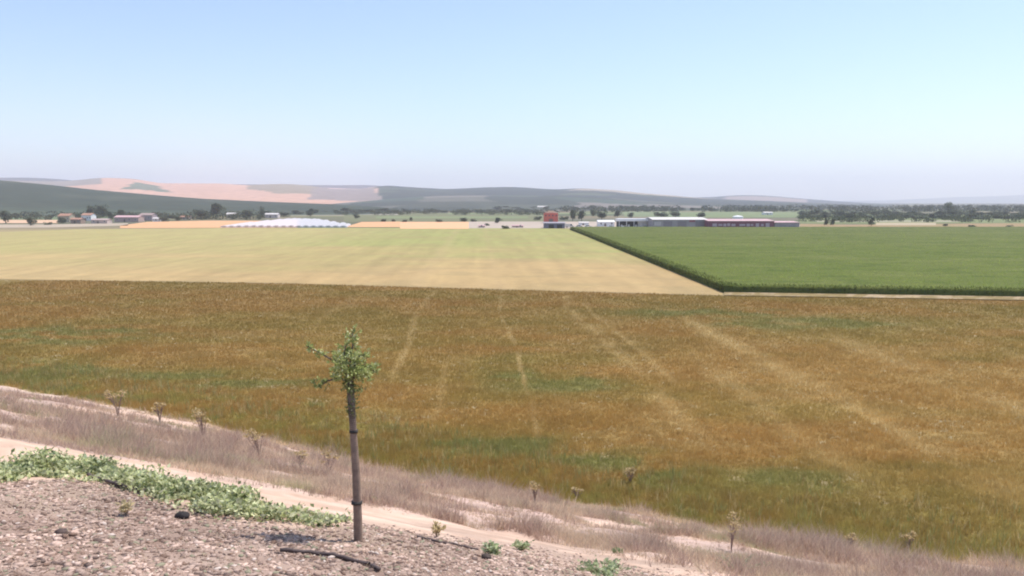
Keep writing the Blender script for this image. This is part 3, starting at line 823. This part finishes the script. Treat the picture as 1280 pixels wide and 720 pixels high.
# ------------------------------------------------------------------ trees of the plain
def crown_mesh(seed, shape):
    "a crown of leaf clumps one unit high and wide; shape: round, wide, tall"
    g = np.random.default_rng(seed); k = {'round': 15, 'wide': 18, 'tall': 14}[shape]
    cz = {'round': (.25, .85), 'wide': (.25, .75), 'tall': (.15, .92)}[shape]
    cs = []
    for i in range(k):
        z = g.uniform(*cz); f = math.sqrt(max(.05, 1-((z-.52)/.55)**2)); a = g.uniform(0, 6.28); rr = g.uniform(.0, .36)*f
        cs.append((math.cos(a)*rr, math.sin(a)*rr, z, g.uniform(.09, .19)))
    P = []; N = []; T = []
    for (a, b, c, r_) in cs:
        m = 95; d = g.normal(size=(m, 3)); d /= np.linalg.norm(d, axis=1, keepdims=True)
        P.append(np.array([a, b, c])+d*r_*g.uniform(.55, 1.1, (m, 1))); N.append(d+g.normal(size=(m, 3))*.7); T.append(np.full(m, g.uniform(.7, 1.3)))
    P = np.vstack(P); N = np.vstack(N); T = np.concatenate(T); n = len(P)
    C = np.array((.125, .15, .10))[None]*T[:, None]*g.uniform(.7, 1.3, (n, 1))
    V, F, C2 = leaves(P, N, g.uniform(.05, .10, n), g.uniform(.035, .07, n), C, .2)
    return npmesh('crown', V, F, C2)
def trunk_mesh(seed):
    q = random.Random(seed); m = MB()
    m.tube([(0, 0, -.02), (q.gauss(0, .01), 0, .2), (q.gauss(0, .02), q.gauss(0, .02), .5)], [.035, .027, .012], 7)
    for i in range(4):
        a = q.uniform(0, 6.28); m.tube([(0, 0, .2+.05*i), (math.cos(a)*.16, math.sin(a)*.16, .42+.06*i), (math.cos(a)*.26, math.sin(a)*.26, .55+.06*i)], [.015, .01, .004], 5)
    me = bpy.data.meshes.new('trunk'); me.from_pydata(m.v, [], m.f); me.update(); me.materials.append(M_bark); return me
CR = {}
for sh in ('round', 'wide', 'tall'):
    for i in range(3):
        me = crown_mesh(900+i*7+len(sh), sh); me.materials.append(M_crown); CR[sh, i] = me
TR = [trunk_mesh(i) for i in range(3)]
def tree(px, base, hpx, wpx, sh, label, group=None, name=None, cat='tree', rowz=None):
    x, y = gp(px, base); k = math.hypot(y, 0)/1000
    H = hpx*k; W = wpx*k*1.15
    name = name or {'round': 'tree', 'wide': 'tree', 'tall': 'cypress_tree'}[sh]
    root = empty(name, (x, y, 0), rnd.uniform(0, 6.28)); root.scale = (W, W, H)
    v = rnd.randrange(3)
    c = bpy.data.objects.new('crown', CR[sh, v]); COL.objects.link(c); c.parent = root
    if sh == 'wide' and H < 3.2: c.scale = (1, 1, 1.25); c.location.z = -.28
    c.location.z -= .10 if hpx < 11 else 0
    t_ = bpy.data.objects.new('trunk', TR[v]); COL.objects.link(t_); t_.parent = root
    tag(root, label, cat, group); return root
T = [
 (7, 279, 16, 14, 'round', 'dark tree above the ochre field at the far left edge of the photo'),
 (38, 282, 11, 14, 'round', 'rounded dark tree in front of the far left ochre field'),
 (60, 281, 5, 10, 'wide', 'low reddish brown shrub in front of the far left ochre field'),
 (78, 279, 9, 12, 'round', 'dull olive tree left of the white farmhouse'),
 (94, 275, 10, 16, 'wide', 'dark spreading tree close behind the left side of the white farmhouse'),
 (113, 272, 15, 15, 'round', 'dark tree rising right behind the white farmhouse'),
 (128, 272, 17, 20, 'wide', 'largest dark tree of the farm, right of the white farmhouse'),
 (138, 276, 12, 9, 'round', 'tree between the white farmhouse and the long pink barn'),
 (152, 274, 12, 14, 'round', 'dark tree behind the left end of the pink barn'),
 (164, 274, 10, 16, 'wide', 'broad dark tree behind the middle of the pink barn'),
 (205, 277, 8, 12, 'wide', 'greyish tree right of the mauve barn'),
 (222, 276, 8, 12, 'round', 'small tree left of the pair of dark trees at the ochre strip'),
 (252, 274, 14, 20, 'wide', 'left one of the pair of big dark trees behind the ochre strip'),
 (270, 273, 19, 20, 'round', 'taller right one of the pair of big dark trees behind the ochre strip'),
 (309, 273, 12, 20, 'wide', 'wide dark tree behind the left end of the polytunnels'),
 (328, 273, 15, 8, 'tall', 'slim dark tree standing over the polytunnels'),
 (355, 271, 8, 14, 'wide', 'dark bush behind the middle of the polytunnels'),
 (388, 271, 11, 10, 'round', 'dark tree behind the right half of the polytunnels'),
 (445, 273, 6, 9, 'round', 'olive coloured bush right of the polytunnels'),
 (480, 277, 5, 8, 'wide', 'small bush behind the left ochre strip at centre left'),
 (492, 277, 4, 7, 'wide', 'pale small bush next to another on the left ochre strip'),
 (506, 277.5, 4, 8, 'wide', 'bush at the seam of the two ochre strips'),
 (514, 276, 5, 6, 'round', 'small dark bush just past the seam of the two ochre strips'),
 (549, 277.5, 5, 10, 'wide', 'dark bush behind the middle of the brightest ochre strip'),
 (580, 277, 6, 12, 'wide', 'dark bush behind the right end of the brightest ochre strip'),
 (592, 277, 5, 8, 'wide', 'faint bush just right of the brightest ochre strip'),
 (609, 282, 4, 8, 'wide', 'low dark bush in the pale yard left of the red block'),
 (622, 279, 8, 10, 'round', 'dark round bush at the left of the pale yard'),
 (632, 286, 6, 11, 'wide', 'dark bush on the edge of the stubble field left of the red block'),
 (672, 275, 6, 12, 'wide', 'dark low tree touching the left side of the red block'),
 (705, 275, 6, 12, 'wide', 'dark low tree to the right of the red block'),
 (716, 276, 14, 12, 'round', 'large dark green tree right of the red block, left of a pair'),
 (727, 276, 13, 12, 'round', 'large dark green tree right of the red block, right of a pair'),
 (741, 270, 9, 10, 'round', 'hazy tree behind the white shed'),
 (752, 274, 12, 14, 'wide', 'tree behind the white shed, left of the forecourt canopy'),
 (772, 271, 9, 12, 'round', 'hazy tree behind the forecourt canopy, left of its middle'),
 (789, 272, 7, 9, 'round', 'dark small tree seen above the forecourt canopy'),
 (826, 271, 8, 18, 'wide', 'dark tree behind the left end of the grey warehouse'),
 (844, 271, 8, 16, 'wide', 'dark tree behind the middle of the grey warehouse'),
 (876, 273, 9, 14, 'wide', 'dark tree behind the seam of the grey and maroon warehouses'),
 (1033, 281.5, 8, 8, 'round', 'left half of a dark pair of trees in the field right of the warehouses'),
 (1041, 281.5, 9, 9, 'round', 'right half of a dark pair of trees in the field right of the warehouses'),
 (1089, 282.5, 11, 8, 'round', 'lone dark upright tree in the field at right'),
 (1182, 282.5, 4, 7, 'wide', 'small bush in the reddish strip at right, left of two'),
 (1214, 284, 4, 10, 'wide', 'pale reddish bush in the strip at the right'),
 (1262, 286, 6, 10, 'wide', 'dark bush in the reddish strip near the right edge'),
 (1186, 268, 15, 14, 'round', 'tallest tree in the right hand treeline'),
]
for a in T:
    hb = a[2] < 7
    tree(*a, name='bush' if hb else None, cat='bush' if hb else 'tree')
def line(p0, p1, b0, b1, n, h, w, label, group, shapes=('round', 'wide')):
    for i in range(n):
        k = (i+rnd.uniform(.1, .9))/n
        tree(p0+(p1-p0)*k, b0+(b1-b0)*k+rnd.uniform(-.5, .5), rnd.uniform(h[0]*.8, h[1]), rnd.uniform(*w)*rnd.uniform(.8, 1.7), rnd.choice(shapes), label, group, name='tree')
line(1000, 1300, 272.5, 274, 30, (4, 8), (11, 20), 'hazy grey green tree in the long treeline behind the fields at right', 'treeline at the right')
line(1000, 1300, 269, 270, 26, (5, 9), (10, 18), 'faint blue green tree in the farther row of the right hand treeline', 'far treeline at the right')
line(430, 690, 265.5, 265.5, 26, (3, 6), (8, 16), 'small hazy tree in the row across the middle of the plain', 'tree row across the middle plain')
line(330, 470, 269, 265, 12, (4, 8), (8, 14), 'hazy dark tree beyond the polytunnels', 'trees beyond the polytunnels')
line(700, 1000, 263, 264, 30, (4, 7), (8, 14), 'hazy dark tree in the row behind the warehouses', 'tree row behind the warehouses')
line(0, 240, 272, 273, 16, (4, 8), (8, 14), 'hazy green tree on the low ground behind the left farm', 'trees behind the farm')
line(620, 690, 262.5, 262.5, 8, (4, 7), (8, 12), 'blue grey tree of the clump on the rise above the red block', 'clump above the red block')
# groves and woods too far to count
def grove(name, p0, p1, b0, b1, n, size, c, seed):
    g = np.random.default_rng(seed); P = []; S = []
    px_ = g.uniform(p0, p1, n); by = g.uniform(b0, b1, n)
    k = fbm(px_*.05, by*.6, seed); m = k > .42; px_, by = px_[m], by[m]
    W = np.array([gp(a, b) for a, b in zip(px_, by)]); rr = size*g.uniform(.6, 1.2, len(W))
    m = 26; d = g.normal(size=(len(W), m, 3)); d /= np.linalg.norm(d, axis=2, keepdims=True); 
    Pq = d*rr[:, None, None]*np.array([.6, .6, .5])+np.stack([W[:, 0], W[:, 1], rr*.55], -1)[:, None]
    Pq = Pq.reshape(-1, 3); N = d.reshape(-1, 3)+g.normal(size=(len(Pq), 3))*.6; q = np.repeat(rr, m)
    V, F, C2 = leaves(Pq, N, q*.45, q*.35, np.broadcast_to(np.array(c), Pq.shape)*1.0, .3)
    tag(link(name, npmesh(name, V, F, C2), M_crown), kind='stuff')
grove('olive_grove', 0, 330, 263.5, 275, 1100, 3.0, (.085, .10, .06), 601)
grove('olive_grove', 420, 700, 262, 269, 1000, 2.6, (.085, .10, .06), 603)
grove('woodland', 700, 1300, 258, 265, 1500, 5.5, (.07, .085, .05), 605)
grove('olive_grove', 1000, 1300, 268, 278, 700, 2.4, (.09, .11, .06), 607)

# ------------------------------------------------------------------ buildings
def lime(c, r=.85): return mat_plain('render', c, r, .6, .08)
M_tile = mat_plain('roof_tile', (.36, .20, .14), .8, .8, .2)
M_pale_roof = mat_plain('pale_roof', (.62, .58, .55), .6, .4, .08)
M_glass = mat_plain('window_glass', (.05, .06, .08), .15, 1, .1)
M_dark = mat_plain('dark_opening', (.035, .035, .045), .8)
M_white = mat_plain('white_paint', (.80, .80, .80), .5, .5, .04)
M_grey = mat_plain('grey_sheet', (.33, .31, .32), .6, .3, .1)
M_maroon = mat_plain('maroon_sheet', (.25, .085, .12), .6, .3, .1)
M_pinkroof = mat_plain('pink_roof', (.55, .36, .36), .6, .4, .1)
M_door = mat_plain('door_paint', (.16, .13, .12), .7)
M_rubber = mat_plain('rubber', (.03, .03, .03), .8)
def house(name, p0, p1, base, top, depth, wall, roof, label, cat='house', win=3, door=True, rise=.28, rz=0, flat_=False):
    x0, y = gp(p0, base); x1, _ = gp(p1, base); k = y/1000; H = (base-top)*k; w = x1-x0
    root = empty(name, ((x0+x1)/2, y, 0), rz); tag(root, label, cat)
    hw = w/2; eh = H*(1-rise) if not flat_ else H*.93
    m = MB()
    if flat_: m.box(-hw, hw, 0, depth, 0, eh)
    else: m.prism_x([(0, 0), (depth, 0), (depth, eh), (depth/2, H*.965), (0, eh)], -hw, hw)
    m.build('wall', wall, root)
    m = MB(); ov = .35; th = .22
    if flat_: m.box(-hw-ov*.5, hw+ov*.5, -ov*.5, depth+ov*.5, eh+.002, H)
    else:
        sl = (H*.965-eh)/(depth/2)
        m.prism_x([(-ov, eh-ov*sl+.03), (depth/2, H*.965+.03), (depth+ov, eh-ov*sl+.03), (depth+ov, eh-ov*sl+th), (depth/2, H*.965+th), (-ov, eh-ov*sl+th)], -hw-ov, hw+ov)
    rf = m.build('roof', roof, root)
    dp = -.12
    if door:
        m = MB(); dx = -hw*.15; m.box(dx-.55, dx+.55, dp, -.003, 0, min(2.1, eh*.7)); m.build('door', M_door, root)
    for i in range(win):
        xx = -hw+w*(i+.5)/win
        if door and abs(xx-dx) < 1.4: continue
        m = MB(); m.box(xx-.5, xx+.5, -.06, -.004, eh*.42, eh*.42+1.15); f = m.build('window', M_white, root)
        m = MB(); m.box(xx-.4, xx+.4, -.075, -.0605, eh*.42+.1, eh*.42+1.05); m.build('pane', M_glass, f)
    return root, hw, eh, H
house('farmhouse', 102, 114, 276, 266.5, 8, M_white, M_tile, 'bright white farmhouse among dark trees on the left', win=4)
house('farmhouse', 73, 87, 277.5, 267, 8, lime((.42, .38, .28)), M_tile, 'beige farmhouse at the left, left of the white one', win=3)
house('outbuilding', 88, 101, 279.5, 272.5, 6, lime((.36, .26, .21)), M_tile, 'low brown outbuilding between the beige and the white farmhouses', 'shed', win=2)
house('outbuilding', 114, 134, 279.5, 273.5, 7, lime((.52, .42, .38)), mat_plain('mauve_roof', (.42, .32, .30), .8), 'low mauve outbuilding in front of the white farmhouse', 'shed', win=3)
house('barn', 143, 173, 277.5, 269.5, 10, lime((.46, .34, .31)), M_pinkroof, 'long pink barn on the left', 'barn', win=4)
house('barn', 174, 190, 276, 266.5, 10, lime((.40, .32, .33)), mat_plain('dull_roof', (.32, .24, .22), .8), 'mauve barn with a darker roof right of the pink barn', 'barn', win=2)
house('shed', 191, 199, 277, 272, 5, M_white, M_pale_roof, 'small white shed at the right end of the barns', 'shed', win=1, door=False)
house('shed', 283, 293, 272.5, 266, 7, lime((.52, .48, .38)), M_pale_roof, 'cream shed between the dark trees at left', 'shed', win=1)
house('farmhouse', 331, 347, 272.5, 266.5, 8, lime((.58, .52, .50)), M_pale_roof, 'pale low house behind the polytunnels', win=3)
house('farmhouse', 225, 236, 274.5, 270, 8, lime((.50, .40, .36)), M_tile, 'tiny tile roofed house behind the ochre strip', win=2)
house('farmhouse', 672, 684, 262, 257.5, 10, M_white, M_pale_roof, 'remote white house on the rise above the red block', win=3)
house('farmhouse', 955, 966, 268.5, 265, 9, M_white, M_pale_roof, 'remote white house in the green meadow behind the maroon warehouse', win=2)
house('shed', 598, 606, 284.6, 281.5, 4, lime((.6, .5, .42)), M_pinkroof, 'very low pink shed in the pale yard', 'shed', win=1, door=False)
house('shed', 640, 654, 284.5, 281.5, 5, lime((.55, .45, .38)), M_pinkroof, 'low pink shed in the yard left of the blue grey shed', 'shed', win=2)
# the red block
x0, y0 = gp(680, 279); x1, _ = gp(697.5, 279); k = y0/1000
rb = empty('red_building', ((x0+x1)/2, y0, 0)); tag(rb, 'square orange red building with pale top rising over the yard', 'building')
hw = (x1-x0)/2; H = 14*k
M_red = mat_plain('red_paint', (.52, .12, .085), .7, .4, .08)
m = MB(); m.box(-hw, hw, 0, 8, 0, H-.8); m.build('wall', M_red, rb)
m = MB(); m.box(-hw*.72, hw*.72, .6, 7.4, H-.797, H); m.box(-hw*.4, hw*.4, 1.6, 5, H+.003, H+.7); m.build('roof', mat_plain('cream', (.70, .50, .36), .7), rb)
m = MB(); m.box(-hw*.3, hw*.3, -.1, -.003, 0, 3); m.build('door', M_door, rb)
for i in range(4):
    xx = -hw+hw*2*(i+.5)/4; m = MB(); m.box(xx-.5, xx+.5, -.05, -.003, H*.62, H*.62+.9); m.build('window', M_glass, rb)
r_, hw, eh, H = house('shed', 680, 706, 285.4, 277.8, 9, mat_plain('blue_grey', (.17, .17, .24), .6), mat_plain('grey_roof', (.30, .28, .31), .6), 'blue grey shed at the end of the stubble field below the red block', 'shed', win=0, door=False, rise=.2)
for i in range(2):
    m = MB(); m.box(-hw*.55+i*hw*.8, -hw*.05+i*hw*.8, -.08, -.003, 0, eh*.75); m.build('gate', M_dark, r_)
house('shed', 748, 768, 283, 275.5, 9, M_white, M_white, 'white shed left of the forecourt canopy', 'shed', win=3)
house('shed', 724, 736, 281.5, 277.5, 6, M_white, M_pale_roof, 'small white shed between the big green trees and the yard', 'shed', win=1)
# forecourt canopy
x0, y0 = gp(772, 284.5); x1, _ = gp(812, 284.5); k = y0/1000; H = 11*k; hw = (x1-x0)/2
cn = empty('forecourt', ((x0+x1)/2, y0, 0)); tag(cn, 'forecourt building under a wide white flat canopy', 'canopy')
m = MB(); m.box(-hw, hw, -2, 10, H-1.4, H); m.build('canopy', M_white, cn)
for i in range(5):
    xx = -hw*.92+hw*1.84*i/4; m = MB(); m.box(xx-.15, xx+.15, -1.4, -1.1, 0, H-1.403); m.build('post', M_white, cn)
m = MB(); m.box(-hw*.95, hw*.3, 3, 9.5, 0, H-1.403); m.build('wall', M_dark, cn)
m = MB(); m.box(hw*.302, hw*.95, 2.2, 9.5, 0, H-1.403); m.build('kiosk', M_white, cn)
for i in range(3):
    xx = -hw*.8+i*hw*.45; m = MB(); m.box(xx, xx+.9, -.3, .3, .002, 1.7); m.build('pump', mat_plain('pump', (.6, .6, .62), .5), cn)
# grey warehouse
r_, hw, eh, H = house('warehouse', 816, 884.5, 285.8, 272.2, 28, M_grey, M_pale_roof, 'long grey warehouse left of the maroon one', 'warehouse', win=0, door=False, rise=.2)
for i, q in enumerate((-.62, -.1, .55)):
    m = MB(); m.box(hw*q, hw*q+5, -.1, -.003, 0, 4.2); m.build('roller_door', mat_plain('roller', (.24, .22, .23), .6), r_)
m = MB(); m.box(-hw*.95, -hw*.7, -.12, -.004, eh*.35, eh*.8); m.build('panel', mat_plain('panel', (.48, .45, .44), .6), r_)
m = MB(); m.box(-hw*.02+5.3, hw*.33+3.2, -.12, -.004, eh*.76, eh*.97); m.build('fascia', mat_plain('fascia', (.32, .10, .12), .6), r_)
# maroon warehouse
r_, hw, eh, H = house('warehouse', 885.5, 967.5, 286.5, 274.5, 26, M_maroon, M_pinkroof, 'long maroon warehouse with pale panels along its front', 'warehouse', win=0, door=False, rise=.18)
M_pk = mat_plain('pale_panel', (.55, .40, .46), .6, 1, .1); q = random.Random(3)
for i, (a, b, c, d) in enumerate([(.06, .13, .35, .72), (.15, .21, .42, .66), (.225, .27, .36, .70), (.285, .33, .40, .74), (.35, .41, .38, .68), (.47, .56, .42, .66), (.58, .63, .36, .70), (.645, .68, .42, .66), (.72, .77, .30, .74), (.80, .84, .38, .66), (.87, .93, .25, .78)]):
    m = MB(); m.box(-hw+2*hw*a, -hw+2*hw*b, -.1, -.003, eh*c, eh*d); m.build('sign_panel', M_pk, r_)
for i, a in enumerate((.12, .42, .68)):
    m = MB(); m.box(-hw+2*hw*a, -hw+2*hw*(a+.05), -.1, -.003, 0, eh*.22); m.build('door', M_dark, r_)
r_, hw, eh, H = house('warehouse', 968.5, 999, 286.5, 277, 22, mat_plain('mauve_sheet', (.40, .32, .34), .6, .3), M_pinkroof, 'plain mauve grey warehouse at the right end of the row', 'warehouse', win=0, door=False, rise=.16)
for i in range(2):
    m = MB(); m.box(-hw*.6+i*hw*.7, -hw*.6+i*hw*.7+3.5, -.1, -.003, 0, eh*.6); m.build('roller_door', mat_plain('roller_pale', (.33, .29, .30), .6), r_)
# white tank behind
x0, y0 = gp(922, 279); k = y0/1000
tk = empty('storage_tank', (x0, y0, 0)); tag(tk, 'white round topped tank rising behind the maroon warehouse', 'tank')
m = MB(); m.tube([(0, 0, 0), (0, 0, 8.2*k)], 6.5*k, 24); m.build('shell', M_white, tk, False)
m = MB(); m.tube([(0, 0, 8.2*k+.003), (0, 0, 9*k), (0, 0, 9.6*k)], [6.6*k, 4.6*k, .6*k], 24); m.build('roof', M_white, tk, False)

# polytunnels
M_film = mat_plain('white_film', (.85, .83, .85), .5, .3, .06, trans=.45)
xa, ya_ = gp(276, 284.3); xb, yb_ = gp(434, 284.3)
NT = 17; w = (xb-xa)/NT
def tunnel():
    root = empty('polytunnel', (0, 0, 0)); m = MB(); hw = w*.47; seg = 10
    out = [(-hw*math.cos(math.pi*i/seg), .9+(1.9)*math.sin(math.pi*i/seg)) for i in range(seg+1)]
    out = [(-hw, 0)]+out+[(hw, 0)]
    m.prism(out, 0, 62); m.build('film', M_film, root)
    m = MB(); m.box(-.9, .9, -.06, -.004, 0, 2); m.build('door', mat_plain('film_door', (.55, .52, .5), .6), root)
    return root
def copy_tree(o, parent=None):
    c = o.copy(); COL.objects.link(c); c.parent = parent
    for ch in list(o.children): copy_tree(ch, c)
    return c
tun = tunnel()
for i in range(NT):
    o = tun if i == 0 else copy_tree(tun)
    o.location = (xa+w*(i+.5), ya_-.8, 0)
    d = [1.5, 2.3, 2.9, 3.2, 3.3, 3.2, 3.3, 3.1, 3.1, 2.9, 2.5, 2.4, 1.8, 1.7, 1.2, 1.2, .8][i]; o.rotation_euler.z = .15
    sc = [.4, .42, .45, .48, .5, .5, .46, .46, .44, .46, .44, .46, .44, .44, .42, .42, .4][i]
    o.scale = (1, d, sc)
    lab = 'white plastic polytunnel in the closely packed row of tunnels beyond the stubble field'
    if i == 0: lab = 'lowest white polytunnel at the left end of the packed row'
    if i == NT-1: lab = 'white polytunnel at the right end of the packed row'
    tag(o, lab, 'polytunnel', 'white polytunnels beyond the stubble')

# vehicles in the yards
def car(px, base, col, label, van=False, rz=0, name=None):
    x, y = gp(px, base); root = empty(name or ('van' if van else 'parked_car'), (x, y, .05), rz)
    mc = mat_plain('car_paint', col, .35, 1, .03); L, Wd = (5.2, 1.95) if van else (4.3, 1.75)
    m = MB(); h = 2.2 if van else 1.42
    if van: out = [(-L/2, .35), (L/2, .35), (L/2, .95), (L/2-.8, 1.2), (L/2-1.5, h), (-L/2, h)]
    else: out = [(-L/2, .3), (L/2, .3), (L/2, .72), (L/2-1.1, .9), (L/2-1.7, h), (-L/2+.9, h), (-L/2+.2, .95), (-L/2, .9)]
    m.prism(out, -Wd/2, Wd/2); b = m.build('body', mc, root)
    m = MB(); yy = -Wd/2
    if van: m.prism([(L/2-.95, 1.2), (L/2-1.55, h-.15), (L/2-2.2, h-.15), (L/2-2.2, 1.2)], yy-.02, yy-.004)
    else: m.prism([(L/2-1.3, .93), (L/2-1.8, h-.1), (-L/2+1, h-.1), (-L/2+.5, .95)], yy-.02, yy-.004)
    m.build('side_window', M_glass, root)
    for sx in (-1, 1):
        for sy in (-1, 1):
            m = MB(); m.tube([(sx*L*.3, sy*Wd/2-.11, .33), (sx*L*.3, sy*Wd/2+.11, .33)], .33, 14); m.build('wheel', M_rubber, root)
    tag(root, label, 'van' if van else 'car', 'vehicles parked in the yards')
car(853, 285.6, (.8, .8, .8), 'white van parked before the grey warehouse', True)
car(808, 285.6, (.05, .05, .06), 'dark car parked right of the forecourt canopy')
car(764, 285.0, (.75, .75, .75), 'white car parked in front of the white shed')
car(782, 285.6, (.8, .8, .82), 'white car parked in front of the forecourt canopy')
car(712, 284.6, (.72, .68, .60), 'cream van at the corner of the maize by the blue grey shed', True)
car(724, 284.4, (.62, .60, .55), 'light grey car right of the cream van')
car(735, 284.3, (.8, .78, .7), 'pale car furthest right of those beside the maize corner')
